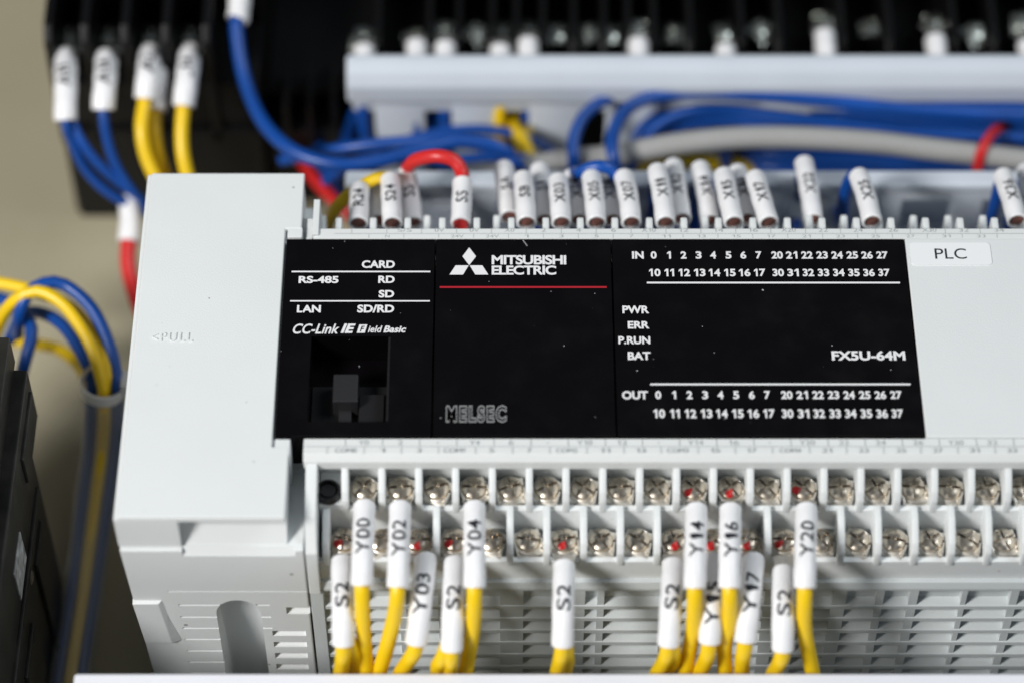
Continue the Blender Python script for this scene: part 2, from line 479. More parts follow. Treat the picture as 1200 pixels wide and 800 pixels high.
# print on the brand panel
mb = MB()
def px_poly(mb, pts, z): 
    v = [P(u, w, z=z) for u, w in pts]; mb.verts_faces(v, [tuple(range(len(v)))])
px_poly(mb, [(549.8, 311.0), (557.9, 300.6), (549.8, 290.2), (541.9, 300.6)][::1], ZT)
px_poly(mb, [(526.7, 322.0), (542.6, 322.0), (549.2, 311.2), (533.9, 311.2)], ZT)
px_poly(mb, [(550.4, 311.2), (565.2, 311.2), (572.3, 322.0), (557.0, 322.0)][::-1], ZT)
text_box(mb, 'MITSUBISHI', 576.2, 663.5, 299.2, 310.2, ZT, 0.03, 0, 0.92)
text_box(mb, 'ELECTRIC', 576.2, 651.8, 311.4, 322.2, ZT, 0.03, 0, 0.92)
mb.build('lettering', M['print_w'], brand, smooth=False)
mb = MB(); rect_px(mb, 515.2, 711, 335.5, 337.6, ZT); mb.build('red_line', M['print_r'], brand, smooth=False)
mb = MB(); text_box(mb, 'MELSEC', 522.7, 593.5, 474.5, 494.5, ZT, 0.07, 0, 1.32); mb.build('lettering', M['outline'], brand, smooth=False)
go, gi = glyphs('MELSEC', 0.07, 0, 1.32), glyphs('MELSEC', 0.012, 0, 1.32)
du = (go[2]-gi[2])/2*(593.5-522.7)/go[2]; dv = (go[3]-gi[3])/2*(494.5-474.5)/go[3]
mb = MB(); text_box(mb, 'MELSEC', 522.7+du, 593.5-du, 474.5+dv, 494.5-dv, ZT+0.02, 0.012, 0, 1.32); mb.build('lettering', M['panel'], brand, smooth=False)
mb = MB(); v = [P(612, 281.5, z=ZT), P(613.2, 281.2, z=ZT), P(618.4, 288.2, z=ZT), P(617.4, 288.7, z=ZT)]
mb.verts_faces(v, [(0, 3, 2, 1)]); mb.build('scratch', M['outline'], brand, smooth=False)
# print on the indicator panel
mb = MB()
text_box(mb, 'IN', 740.7, 754.3, 294.8, 303.4, ZT)
K = 3.0
def row(mb, items, v0, v1):
    for s, x in items:
        uu = 700+x/K
        wdt = 13.4 if len(s) == 2 else (6.9 if s != '1' else 4.4)
        text_c(mb, s, uu, v0, v1, ZT, wdt if s not in ('11',) else 11.2)
row(mb, zip('0 1 2 3 4 5 6 7 20 21 22 23 24 25 26 27'.split(), (198, 252, 303, 356, 407, 461, 513, 567, 632, 683, 737, 790, 843, 896, 948, 1001)), 294.8, 303.4)
row(mb, zip('10 11 12 13 14 15 16 17 30 31 32 33 34 35 36 37'.split(), (202, 253, 306, 360, 412, 466, 518, 571, 636, 688, 742, 795, 849, 902, 955, 1008)), 315.2, 324)
rect_px(mb, 758, 1054.7, 330.4, 332.4, ZT)
for s, x0, x1, y0, y1 in (('PWR', 88, 182, 295, 322), ('ERR', 107, 183, 349, 375), ('P.RUN', 74, 186, 402, 429), ('BAT', 107, 187, 456, 484)):
    text_box(mb, s, 700+x0/K, 700+x1/K, 260+y0/K, 260+y1/K, ZT)
text_box(mb, 'FX5U-64M', 974.6, 1060.8, 410.8, 422, ZT, 0.036)
rect_px(mb, 762, 1067, 448.8, 450.9, ZT)
text_box(mb, 'OUT', 729, 759.3, 457.6, 467.4, ZT)
row(mb, zip('0 1 2 3 4 5 6 7 20 21 22 23 24 25 26 27'.split(), (214, 270, 324, 379, 433, 488, 543, 597, 666, 720, 776, 830, 885, 940, 995, 1050)), 457.6, 467)
row(mb, zip('10 11 12 13 14 15 16 17 30 31 32 33 34 35 36 37'.split(), (218, 273, 328, 384, 438, 494, 549, 604, 669, 725, 780, 836, 891, 946, 1001, 1055)), 479, 489.3)
mb.build('lettering', M['print_w'], lamp, smooth=False)
# dust flakes on the panels
for par, spots in ((lamp, ((746.5, 434, 1.3), (894, 340, 1.5), (975, 405, 1.0), (1044, 433, .8), (837, 413, .7))), (card, ((404, 283, .6), (390, 291, .6), (421, 429, .9))), (brand, ((697, 344, .8), (661, 405, .7), (573, 330, .7)))):
    mb = MB()
    for u, v, r in spots:
        p = P(u, v, z=ZT); k = [(p.x+r*0.18*math.cos(t)*random.uniform(.6, 1.2), p.y+r*0.2*math.sin(t)*random.uniform(.6, 1.2), ZT) for t in (0, 1, 2.1, 3.2, 4.2, 5.3)]
        mb.verts_faces(k, [tuple(range(6))])
    ob = mb.build('dust_fleck', M['print_g'], par, smooth=False); ob['kind'] = 'stuff'

# right lid with its label tape
mb = MB(); mb.box(86.1, 140, 20.0, 72.7, 78, ZF-0.05, 0.3, 3); lid = mb.build('lid', M['case'], plc)
a = P(1068, 311, z=ZF); b = P(1159, 285, z=ZF)
mb = MB()
x0, x1, y0, y1, rr = a.x, b.x+0.1, a.y, b.y, 0.9
pts = []
for cx_, cy_, t0 in ((x1-rr, y1-rr, 0), (x0+rr, y1-rr, 90), (x0+rr, y0+rr, 180), (x1-rr, y0+rr, 270)):
    pts += [(cx_+rr*math.cos(math.radians(t0+k*22.5)), cy_+rr*math.sin(math.radians(t0+k*22.5))) for k in range(5)]
mb.prism(pts, 'z', ZF-0.06, ZF+0.12, 0)
tape = mb.build('label_tape', M['sticker'], plc)
mb = MB(); text_box(mb, 'PLC', 1095.5, 1132.5, 291.3, 303.6, ZF+0.15, 0.002); mb.build('lettering', M['print_k'], tape, smooth=False)

# numbered strips above and below the panels
mb = MB(); mb.box(-42.7, 140, 72.75, 75.7, 84, 89.7, 0.25); top_strip = mb.build('number_strip', M['strip'], plc)
mb = MB(); mb.prism([(15.0, 85.5), (15.0, 88.0), (16.2, 89.4), (19.9, 89.6), (19.9, 85.5)], 'x', -42.5, 140, 0.2)
low_strip = mb.build('number_strip', M['strip'], plc)
mb = MB(); zz = 89.73
def fit(mb, s, u, v0, v1, z, per=5.6, bold=0.0):
    text_box(mb, s, u-per*len(s)/2, u+per*len(s)/2, v0, v1, z, bold)
for s, u in (('S/S', 474), ('0V', 515), ('0V', 556), ('X0', 597), ('2', 637), ('4', 678), ('6', 719), ('X10', 760), ('12', 801), ('14', 842), ('16', 882.5), ('X20', 924), ('22', 964.5), ('24', 1005.5), ('26', 1046.5), ('X30', 1089), ('32', 1129.5), ('34', 1171)):
    fit(mb, s, u, 267.6, 272.0, zz)
for s, u in (('N', 454), ('24V', 536), ('24V', 577), ('1', 617), ('3', 658), ('5', 699), ('7', 740), ('11', 781), ('13', 822), ('15', 863), ('17', 904), ('21', 945), ('23', 985), ('25', 1026), ('27', 1067), ('31', 1109), ('33', 1150)):
    fit(mb, s, u, 275.2, 278.6, zz, 5.0)
for k in range(19):
    u = 412+40.9*k
    rect_px(mb, u, u+0.6, 267, 273.6, zz); rect_px(mb, u+20, u+20.6, 274.4, 279, zz)
rect_px(mb, 392, 1290, 273.6, 274.2, zz)
mb.build('lettering', M['print_g'], top_strip, smooth=False)
mb = MB(); zz = 89.66
def strip_pt(v):            # the lower strip leans slightly
    return zz
for s, u in (('Y0', 426), ('2', 469), ('·', 513), ('Y4', 556), ('6', 599), ('·', 642), ('Y10', 685), ('12', 729), ('·', 772), ('Y14', 815), ('16', 860), ('·', 902), ('Y20', 946), ('22', 989), ('24', 1032), ('26', 1076), ('Y30', 1120), ('32', 1163)):
    if s == '·': rect_px(mb, u-.7, u+.7, 517.5, 519, zz)
    else: fit(mb, s, u, 515.4, 520.6, zz, 6.0)
for s, u in (('COM0', 405), ('1', 448), ('3', 491), ('COM1', 532), ('5', 576), ('7', 620), ('COM2', 664), ('11', 709), ('13', 751), ('COM3', 794), ('15', 838), ('17', 881), ('COM4', 926), ('21', 969), ('23', 1012), ('25', 1056), ('27', 1099), ('31', 1142), ('33', 1186)):
    fit(mb, s, u, 524.6, 529.6, zz, 6.2 if len(s) > 2 else 5.6)
for k in range(20):
    u = 404.5+43.5*k
    rect_px(mb, u, u+0.6, 513, 522, zz); rect_px(mb, u-21.7, u-21.1, 523.4, 531, zz)
rect_px(mb, 357, 1300, 522.2, 522.8, zz)
mb.build('lettering', M['print_g'], low_strip, smooth=False)

# --- screw terminals ---------------------------------------------------------
def screw_mesh(rot):
    mb = MB(); g = 0.26
    for q in range(4):
        a0 = q*math.pi/2+rot; R = 2.35
        # one quarter of a domed head, the cross slot left open between quarters
        off = Vector((math.cos(a0+math.pi/4), math.sin(a0+math.pi/4), 0))*g*1.25
        prof = [(0.25, 0.35), (0.25, 1.38), (0.95, 1.38), (1.6, 1.26), (2.05, 0.98), (R-g*.6, 0.55), (R-g*.6, 0.2)]
        mb.lathe(prof, off, 6, a0+0.06, a0+math.pi/2-0.06)
    mb.lathe([(0, 0.0), (2.32, 0.0), (2.38, 0.3), (2.2, 0.72), (0.9, 0.85), (0, 0.8)], (0, 0, 0), 24)
    mb.lathe([(0, 0.0), (1.4, 0.0), (1.4, 0.9), (0, 0.9)], (0, 0, -0.9), 12)
    return mb.mesh('screw_head', M['nickel'])
def clamp_mesh():
    mb = MB()
    mb.box(-2.85, 2.85, -2.9, 2.7, -1.0, -0.35, 0.2)
    mb.hexa([(-2.8, -3.3, -1.6), (2.8, -3.3, -1.6), (2.8, -2.7, -1.5), (-2.8, -2.7, -1.5),
             (-2.8, -3.0, -0.5), (2.8, -3.0, -0.5), (2.8, -2.4, -0.35), (-2.8, -2.4, -0.35)], 0.12)
    for sx in (-1, 1):
        mb.hexa([(sx*2.9, -2.6, -0.5), (sx*2.4, -2.6, -0.5), (sx*2.4, 0.4, -0.5), (sx*2.9, 0.4, -0.5),
                 (sx*2.95, -2.3, 0.55), (sx*2.55, -2.3, 0.65), (sx*2.55, 0.1, 0.65), (sx*2.95, 0.1, 0.55)], 0.1)
    mb.lathe([(2.0, -0.36), (2.75, -0.36), (2.95, -0.1), (2.9, 0.25), (2.65, 0.38), (2.4, 0.2), (2.0, 0.0)], (0, 0, 0), 26, 0.25, 6.2)
    return mb.mesh('clamp_plate', M['plate_m'])
HEAD = [screw_mesh(r) for r in (0.2, 0.75, 1.2)]
CLAMP = clamp_mesh()
def dull(me):
    me = me.copy(); me.materials[0] = M['zinc']; return me
HEAD_Z = [dull(h) for h in HEAD]; CLAMP_Z = dull(CLAMP)
def mark_mesh():
    mb = MB()
    vs = []
    for k in range(9):
        t = k/8; vs.append((-1.9+1.5*t, -1.25-0.35*math.sin(t*3.1)+0.15*t, 1.0+0.62*t))
    for k in range(9):
        t = k/8; vs.append((-1.75+1.55*t, -0.35-0.1*math.sin(t*3.1)-0.1*t, 1.12+0.56*t))
    mb.verts_faces(vs, [(k, k+1, k+10, k+9) for k in range(8)])
    mb.lathe([(0, 0.3), (0.65, 0.22), (1.0, 0.0), (1.0, -0.3)], (-1.05, -1.0, 1.15), 10)
    return mb.mesh('paint_mark', M['mark'])
MARK = mark_mesh()

PITCH = 7.62
Z1, Z2 = 79.0, 72.4
row1 = [-30.3+PITCH*k for k in range(22)]
row2 = [-34.25+PITCH*k for k in range(23)]
marked1 = {9, 10, 12}; marked2 = {0, 2, 3, 6, 9, 10, 11, 12}
def add_screw(x, y, z, k, red):
    sc = inst(HEAD[(k*7+int(y)) % 3], 'terminal_screw', plc, (x, y, z), (0.16 if y < 40 else -0.16, 0, random.uniform(-.45, .45))); sc.scale = (1.02, 1.02, 1.1)
    inst(CLAMP, 'clamp_plate', sc, (x, y, z))
    if red: 
        o = inst(MARK, 'paint_mark', sc, (x, y, z)); o.rotation_euler = (0, 0, random.uniform(-.1, .5))
for k, x in enumerate(row1): add_screw(x, 14.3, Z1, k, k in marked1)
for k, x in enumerate(row2): add_screw(x, 5.7, Z2, k+1, k in marked2)
for k, x in enumerate(row1): add_screw(x-3.3, 77.6, Z1, k, False)
for k, x in enumerate(row2): add_screw(x-3.3, 86.0, Z2, k+2, False)

# stepped terminal block carrying the screws (bottom side and top side)
def terminal_base(flip):
    f = (lambda y: 91.2-y) if flip else (lambda y: y)
    pr = [(1.5, 64), (1.5, 71.2), (2.6, 71.4), (2.6, 70.3), (9.4, 70.3), (9.9, 77.8), (11.0, 78.1), (11.0, 76.9), (18.4, 76.9), (18.4, 64)]
    mb = MB(); mb.prism([(f(a), b) for a, b in pr], 'x', -39.5, 140, 0.0)
    return mb.build('terminal_base', M['case'], plc)
terminal_base(False); terminal_base(True)
mb = MB(); mb.prism([(18.0, 84), (18.0, 76.9), (18.4, 76.9), (18.4, 84)], 'x', -39.5, 140, 0)
mb.box(-39.5, -33.9, 9.8, 18.0, 76.5, 80.2, 0.3)
mb.build('terminal_back', M['case'], plc)
mb = MB(); c_ = P(385, 579, z=80.3)
mb.lathe([(0, 1.6), (1.5, 1.6), (1.9, 0.9), (2.15, 0.9), (2.15, 1.9), (2.6, 1.9), (2.6, 0), (0, 0)], (c_.x, c_.y, 80.2), 28)
mb.build('fixing_screw', M['black_in'], plc)
def part_mesh(pr, wd=1.45):
    mb = MB(); mb.prism(pr, 'x', -wd/2, wd/2, 0.3, 2); return mb.mesh('partition', M['case'])
PA = part_mesh([(18.2, 76.5), (18.2, 86.5), (14.6, 85.8), (10.9, 83.0), (9.9, 81.0), (9.7, 77.0)])
PB = part_mesh([(10.2, 70.0), (10.2, 79.2), (7.2, 79.0), (2.6, 76.4), (1.4, 74.4), (1.1, 70.2)])
for k in range(23):
    inst(PA, 'partition', plc, (-30.3-PITCH/2+0.1+PITCH*k, 0, 0))
for k in range(24):
    if k in (1, 2, 4, 10, 11, 13): continue
    inst(PB, 'partition', plc, (-34.25-PITCH/2+0.1+PITCH*k, 0, 0))
zA = P(597, 253, y=82.2).z; zB = P(597, 250, y=90.2).z
TA = part_mesh([(75.9, 76), (75.9, zA-0.4), (81.5, zA), (82.2, zA-0.5), (82.2, 76)])
TB = part_mesh([(83, 70), (83, zB-1), (89.5, zB), (90.2, zB-0.6), (90.2, 70)])
for k in range(23):
    inst(TA, 'partition', plc, (P(397.5+40.35*k, 258, y=82.2).x, 0, 0))
    inst(TB, 'partition', plc, (P(379+40.6*k, 256, y=90.2).x, 0, 0))

# --- vented lower face --------------------------------------------------------
mb = MB(); mb.box(-39.4, 140, 2.0, 3.4, 0, 64.5, 0)
mb.prism([(0.0, 62.2), (0.0, 63.0), (0.5, 64.8), (2.5, 64.8), (2.5, 62.2)], 'x', -42.0, 140, 0.12)
mb.box(-42.0, -39.2, -0.3, 4, 0, 62, 0.2)
mb.build('vent_back', M['case_shaded'], plc)
slat_z = [P(597, v, y=0).z for v in (711.5, 725.5, 739.5, 753.5, 767.5, 781.5, 795.5)]
for z in slat_z:
    mb = MB(); mb.prism([(0.0, -0.6), (0.0, 0.55), (0.35, 0.75), (2.4, 1.5), (2.4, -0.6)], 'x', -39.3, 140, 0.0)
    inst(mb.mesh('vent_slat', M['case_shaded']), 'vent_slat', plc, (0, 0, z))
gaps = [(397, 424), (430, 470), (478, 515), (545, 586), (613, 650), (684, 698), (706, 772), (792, 832), (846, 890), (905, 925), (931, 968), (984, 1018), (1027, 1056), (1066, 1116), (1122, 1172), (1181, 1230), (1240, 1290), (1300, 1340)]
for (a0, a1), (b0, b1) in zip(gaps[:-1], gaps[1:]):
    x0 = P(a1, 744, y=0.2).x; x1 = P(b0, 744, y=0.2).x
    mb = MB(); mb.box(x0, x1, 0.25, 2.3, 0.5, 62.1, 0.0); mb.build('vent_rib', M['case_shaded'], plc)

# ------------------------------------------------------------------ wires
LUG = {}
def wire(label, colour, pts, sleeve=None, text='', r=1.55, rs=2.2, group=None, lug=None, cat='wire', second=None, face=(0, -0.6, 0.8), flip=1, name='wire', tsize=2.75, step=1.0, sleeve2=None, stretch=1.0):
    """one insulated wire; sleeve = (start, length) in mm along its path"""
    path = smooth_path(pts, step)
    root = thing(name, label, cat, path[0], group)
    L = [0.0]
    for a, b in zip(path[:-1], path[1:]): L.append(L[-1]+(b-a).length)
    def at(s):
        s = max(0, min(L[-1], s))
        for i in range(len(L)-1):
            if L[i+1] >= s:
                t = (s-L[i])/max(1e-9, L[i+1]-L[i]); return path[i].lerp(path[i+1], t)
        return path[-1].copy()
    i0 = 0
    if sleeve:
        s0, ln = sleeve
        start = s0+1.4
        body = [at(start)]+[p for p, l in zip(path, L) if l > start+0.2]
    else: body = path
    mb = MB(); mb.tube(body, r, 12)
    if second:
        for off in second:
            base = [p+Vector(off)*min(1.0, max(0.0, (l-(sleeve[0]+sleeve[1]*0.8))/9.0)) for p, l in zip(path, L) if l > (sleeve[0]+sleeve[1]*0.8)]
            mb.tube(base, r, 12)
    mb.build('insulation', M[colour], root)
    def add_sleeve(s0, ln, text, flip):
        n = max(8, int(ln/0.9)); sp = [at(s0+ln*k/n) for k in range(n+1)]
        ph = random.uniform(0, 6)
        rad = [rs*(1+0.02*math.sin(k*0.9+ph)) for k in range(n+1)]
        rad[0] = rs-0.16; rad[-1] = rs-0.16
        sp.insert(1, sp[0].lerp(sp[1], 0.2)); rad.insert(1, rs); sp.insert(-1, sp[-1].lerp(sp[-2], 0.2)); rad.insert(-1, rs)
        mb = MB(); mb.tube(sp, rs, 20, rad, hollow=rs-0.5)
        sl = mb.build('marker_sleeve', M['sleeve'], root)
        if text:
            vs, fs, W, H = glyphs(text, 0.014, 0, 1.08)
            k = tsize/0.70; bmt = bmesh.new()
            W *= stretch; vv = [bmt.verts.new((x*k*stretch, y*k, 0)) for x, y in vs]
            for f in fs:
                try: bmt.faces.new([vv[i] for i in f])
                except ValueError: pass
            bmesh.ops.triangulate(bmt, faces=bmt.faces[:])
            for _ in range(3):
                ed = [e for e in bmt.edges if e.calc_length() > 0.55]
                if ed: bmesh.ops.subdivide_edges(bmt, edges=ed, cuts=1)
                bmesh.ops.triangulate(bmt, faces=bmt.faces[:])
            mid = s0+ln*0.5+(2.0 if text == 'Y15' else 0); fc = Vector(face)
            for v in bmt.verts:
                s = mid+flip*(v.co.x-W*k/2)
                p = at(s); T = (at(s+0.6)-at(s-0.6)).normalized()
                N = (fc-T*fc.dot(T)).normalized(); B = N.cross(T*flip)
                ang = (v.co.y-H*k/2)/rs
                v.co = p+(N*math.cos(ang)+B*math.sin(ang))*(rs*1.02+0.05)
            mb = MB(); mb.bm.free(); mb.bm = bmt
            mb.build('lettering', M['print_k'], sl, smooth=False)
    if sleeve:
        add_sleeve(s0, ln, text, flip)
        if sleeve2: add_sleeve(L[-1]-sleeve2[0]-sleeve2[1], sleeve2[1], sleeve2[2], -flip)
        # crimped lug: barrel inside the sleeve end and tongue under the screw
        mb = MB(); a = at(s0+0.5); b_ = at(s0+2.5)
        mb.tube([a, b_], rs-0.85, 12)
        mb.build('crimp_barrel', M['crimp' if lug is None else 'lug'], root)
    if lug:
        p = at(s0); q = Vector(lug)
        d = (q-p); mb = MB()
        sd = Vector((1, 0, 0)); up = Vector((0, 0, 0.25))
        k0, k1 = p-d.normalized()*1.5, p.lerp(q, 0.75)
        mb.hexa([k0-sd*1.5-up, k0+sd*1.5-up, k1+sd*2.5-up, k1-sd*2.5-up, k0-sd*1.5+up, k0+sd*1.5+up, k1+sd*2.5+up, k1-sd*2.5+up], 0.15)
        mb.tube([p-d.normalized()*0.9, p+d.normalized()*0.9], 1.7, 12, [1.7, 1.45])
        mb.build('lug', M['lug'], root)
    return root

G_OUT = 'yellow output wires along the lower terminals'
def out_wire(text, label, k, rowno, tube, tail, second=None):
    (u0, v0), (u1, v1) = tube
    if rowno == 1:
        lug = Vector((row1[k], 11.6, 79.6)); z0, zm, zend = 80.6, 82.0, 80.0
    else:
        lug = Vector((row2[k], 3.0, 72.9)); z0, zm, zend = 74.2, 75.0, 70.0
    a = P(u0, v0, z=z0); e = P(u1, v1, z=zend); m = P((u0+u1)/2, (v0+v1)/2, z=zm)
    pts = [a+(lug-a)*0.4, a, m, e]
    nt = len(tail)
    for i, (u, v) in enumerate(tail):
        z = zend+(57-zend)*((v-v1)/(795-v1))
        pts.append(P(u, v, z=z+1.5*math.sin(math.pi*(v-v1)/(795-v1))))
    l = pts[-1]
    pts += [Vector((l.x, -21.5, 50)), Vector((l.x+random.uniform(-1, 1), -27, 42)), Vector((l.x+6, -34, 36))]
    s0 = (pts[1]-pts[0]).length
    ln = (pts[2]-pts[1]).length+(pts[3]-pts[2]).length
    wire(label, 'yellow', pts, (s0, ln), text, 1.62, 2.3, G_OUT, lug, flip=-1, second=second, stretch=1.27)
out_wire('S2', 'yellow wire with leftmost S2 sleeve, directly left of Y00', 0, 2, ((401, 657), (402, 757)), [(401, 775), (399, 795)], second=[(2.8, 2.5, -4)])
out_wire('Y00', 'yellow wire with white sleeve printed Y00', 0, 1, ((427, 593), (424, 688)), [(426, 740), (430, 795)])
out_wire('Y02', 'yellow wire with white sleeve printed Y02', 1, 1, ((469, 594), (466, 690)), [(462, 722), (452, 762), (443, 795)])
out_wire('Y03', 'yellow wire with slanting white sleeve printed Y03', 2, 2, ((499, 655), (487, 757)), [(480, 772), (467, 795)])
out_wire('S2', 'yellow wire with S2 sleeve tucked left of the Y04 sleeve', 3, 2, ((533, 658), (529, 763)), [(528, 780), (527, 795)], second=[(-2.6, 0.5, -0.8)])
out_wire('Y04', 'yellow wire with white sleeve printed Y04', 3, 1, ((556, 594), (556, 690)), [(554, 735), (545, 795)])
out_wire('S2', 'yellow wire with S2 sleeve standing alone midway along the lower row', 6, 2, ((661, 662), (659, 757)), [(656, 775), (652, 795)], second=[(1.6, 1.2, -1.2)])
out_wire('S2', 'yellow wire with S2 sleeve left of the Y14 sleeve', 9, 2, ((789, 660), (783, 757)), [(778, 775), (768, 795)], second=[(2.0, 1.2, -1.2)])
out_wire('Y14', 'yellow wire with white sleeve printed Y14', 9, 1, ((816, 596), (814, 690)), [(812, 738), (801, 795)])
out_wire('Y15', 'yellow wire with half hidden white sleeve printed Y15', 10, 2, ((837, 655), (831, 755)), [(827, 773), (818, 795)])
out_wire('Y16', 'yellow wire with white sleeve printed Y16', 10, 1, ((856, 596), (855, 690)), [(855, 720), (849, 758), (850, 795)])
out_wire('Y17', 'yellow wire with slanting white sleeve printed Y17', 11, 2, ((883, 655), (873, 753)), [(870, 773), (869, 795)])
out_wire('S2', 'yellow wire with S2 sleeve at the right, left of the Y20 sleeve', 12, 2, ((918, 668), (917, 762)), [(913, 777), (904, 795)])
out_wire('Y20', 'yellow wire with white sleeve printed Y20', 12, 1, ((945, 596), (943, 690)), [(943, 738), (953, 795)])

G_IN = 'input wires along the upper terminals'
def in_wire(text, label, u0, v0, u1, v1, back=False, colour='blue', route=None, z=None, col_group=G_IN, tsz=2.3):
    """u0,v0 lower end of the sleeve, u1,v1 its upper end"""
    z0 = z if z else (79.6 if not back else 73.0)
    a = P(u0, v0, z=z0); e = P(u1, v1, z=z0-3.4)
    d = (e-a).normalized()
    pre = a-d*3.0+Vector((0, 0, -0.3))
    pts = [pre, a, a.lerp(e, 0.5)+Vector((random.uniform(-.25, .25), 0, 0.5)), e]
    if route is None:
        pts += [e+Vector((0, 0.5, -0.5)), e+Vector((d.x, 0.9, -2.6)), e+Vector((d.x*2, 0.7, -9)), e+Vector((d.x*2, 2.0, -20)), Vector((e.x, 109, 44)), Vector((e.x+2, 122, 36))]
    else: pts += route(e, d)
    s0 = 3.0; ln = (pts[2]-pts[1]).length+(pts[3]-pts[2]).length
    return wire(label, colour, pts, (s0, ln), text, 1.45, 2.28, col_group, None, flip=1, tsize=tsz, stretch=1.15)
def yellow_route(e, d):
    return [P(452, 208.5, z=75), P(440, 210, z=76), P(425, 218, z=76), P(408, 229, z=74), P(394, 244, z=70), P(386, 260, z=62), P(384, 275, z=50)]
in_wire('R24', 'input wire with white sleeve printed R24, leftmost in the upper row', 420, 263, 421, 222)
in_wire('S24', 'yellow input wire with white sleeve printed S24', 460, 263, 457, 211, colour='yellow', route=yellow_route)
in_wire('', 'input wire with plain shaded sleeve between the R24 and S24 sleeves', 444, 260, 441, 220, back=True)
a = P(484, 262, z=73); b = P(477, 201, z=72.6); c = P(542, 213, z=79.3); d = P(540, 263, z=79.6)
dd = (d-c).normalized()
pts = [a-(b-a).normalized()*3, a, a.lerp(b, 0.5), b, P(479, 196, z=75), P(488, 187.5, z=79), P(512, 183, z=82), P(532, 188, z=81.5), P(540.5, 200, z=80), c, d, d+dd*3]
wire('red jumper wire arching between two white SS sleeves', 'red', pts, (3.0, (b-a).length), 'SS', 1.6, 2.28, G_IN, None, flip=1, tsize=2.6, sleeve2=(3.0, (d-c).length, 'SS'))
in_wire('SA', 'input wire with white sleeve printed SA, beside the SB sleeve', 597, 255, 591, 196, back=True, route=lambda e, d: [P(599, 192, z=70), P(607, 193, z=68), P(613, 206, z=60), P(612, 230, z=45), P(612, 240, z=35)])
in_wire('SB', 'input wire with white sleeve printed SB', 617, 262, 613, 209)
in_wire('S1', 'input wire with shaded sleeve between the SB and X03 sleeves', 638, 259, 632, 199, back=True)
in_wire('X03', 'input wire with white sleeve printed X03', 658, 262, 654, 212)
in_wire('X04', 'input wire with shaded sleeve between the X03 and X05 sleeves', 679, 259, 672, 204, back=True, route=lambda e, d: [P(679, 203, z=75), P(690, 197, z=77), P(704, 195, z=78), P(716, 199, z=77), P(722, 208, z=74), P(724, 225, z=60), P(724, 240, z=48)])
in_wire('X05', 'input wire with white sleeve printed X05', 699, 262, 693, 208)
in_wire('X06', 'input wire with shaded sleeve between the X05 and X07 sleeves', 718, 259, 710, 206, back=True)
in_wire('X07', 'input wire with white sleeve printed X07', 740, 262, 731, 207)
in_wire('X11', 'input wire with white sleeve printed X11', 780, 262, 770, 200)
in_wire('X12', 'input wire with shaded sleeve printed X12, right of X11', 799, 258, 789, 194, back=True)
in_wire('X14', 'input wire with white sleeve printed X14, left of X15', 832, 260, 820, 197, back=True)
in_wire('X15', 'input wire with white sleeve printed X15', 860, 262, 848, 205)
in_wire('X16', 'input wire with shaded sleeve printed X16, between X15 and X17', 876, 258, 864, 201, back=True)
in_wire('X17', 'input wire with white sleeve printed X17', 901, 262, 885, 208)
in_wire('X22', 'input wire with tall white sleeve printed X22', 953, 259, 942, 191, back=True)
in_wire('X25', 'input wire with white sleeve printed X25, dark blue wire behind it', 1022, 261, 1006, 206, route=lambda e, d: [e+Vector((-0.6, 0.8, -0.5)), e+Vector((-1.6, 1.4, -3)), e+Vector((-2.2, 1.6, -10)), e+Vector((-1.6, 2.5, -18)), Vector((e.x, 112, 45)), Vector((e.x, 122, 40))])
in_wire('X36', 'input wire with white sleeve printed X36 near the right edge', 1192, 260, 1175, 206)
in_wire('X37', 'input wire with white sleeve cut off by the right edge', 1216, 258, 1202, 200, back=True)

# ------------------------------------------------------------------ rear wiring duct
duct = thing('wiring_duct', 'open pale grey slotted wiring duct full of blue wires behind the controller', 'duct', (50, 132, 0))
yn0, yn1, yf = 112.0, 114.0, 150.0
xd = -38.6
XR = 190
mb = MB(); mb.box(xd, XR, yn0, yf+2, 0.3, 2.3, 0.3); mb.build('duct_floor', M['duct'], duct)
mb = MB()
mb.box(xd, XR, yn0-0.6, yn1+2.2, 58.6, 62, 0.9, 3)
mb.build('near_lip', M['duct'], duct)
mb = MB(); 
mb.prism([(yf-3.6, 51.5), (yf-3.6, 57), (yf-1.5, 60.5), (yf+1, 61.8), (yf+3.2, 61.8), (yf+3.8, 60), (yf+3.8, 51.5)], 'x', xd-1.0, XR, 0.8, 3)
mb.build('far_lip', M['duct'], duct)
fin_n = MB(); fin_n.box(0, 7.5, yn0, yn1, 2, 59, 0.4); fin_n = fin_n.mesh('finger', M['duct'])
fin_f = MB(); fin_f.box(0, 12.4, yf, yf+2, 2, 52.5, 0.4); fin_f = fin_f.mesh('finger', M['duct'])
xf0 = P(440, 150, y=yf).x
for k in range(12):
    inst(fin_f, 'finger', duct, (xf0+19.1*k, 0, 0))
    inst(fin_n, 'finger', duct, (xf0+4+19.1*k, 0, 0))
mb = MB(); mb.box(xd, XR, yf+0.1, yf+1.9, 44.5, 52.5, 0.3); mb.box(xd, XR, yf+0.1, yf+1.9, 1, 8, 0.3)
mb.box(xd, XR, yn0+0.1, yn1-0.1, 1, 8, 0.3); mb.box(xd, XR, yn0+0.1, yn1-0.1, 55.5, 59, 0.3)
mb.build('duct_rail', M['duct'], duct)

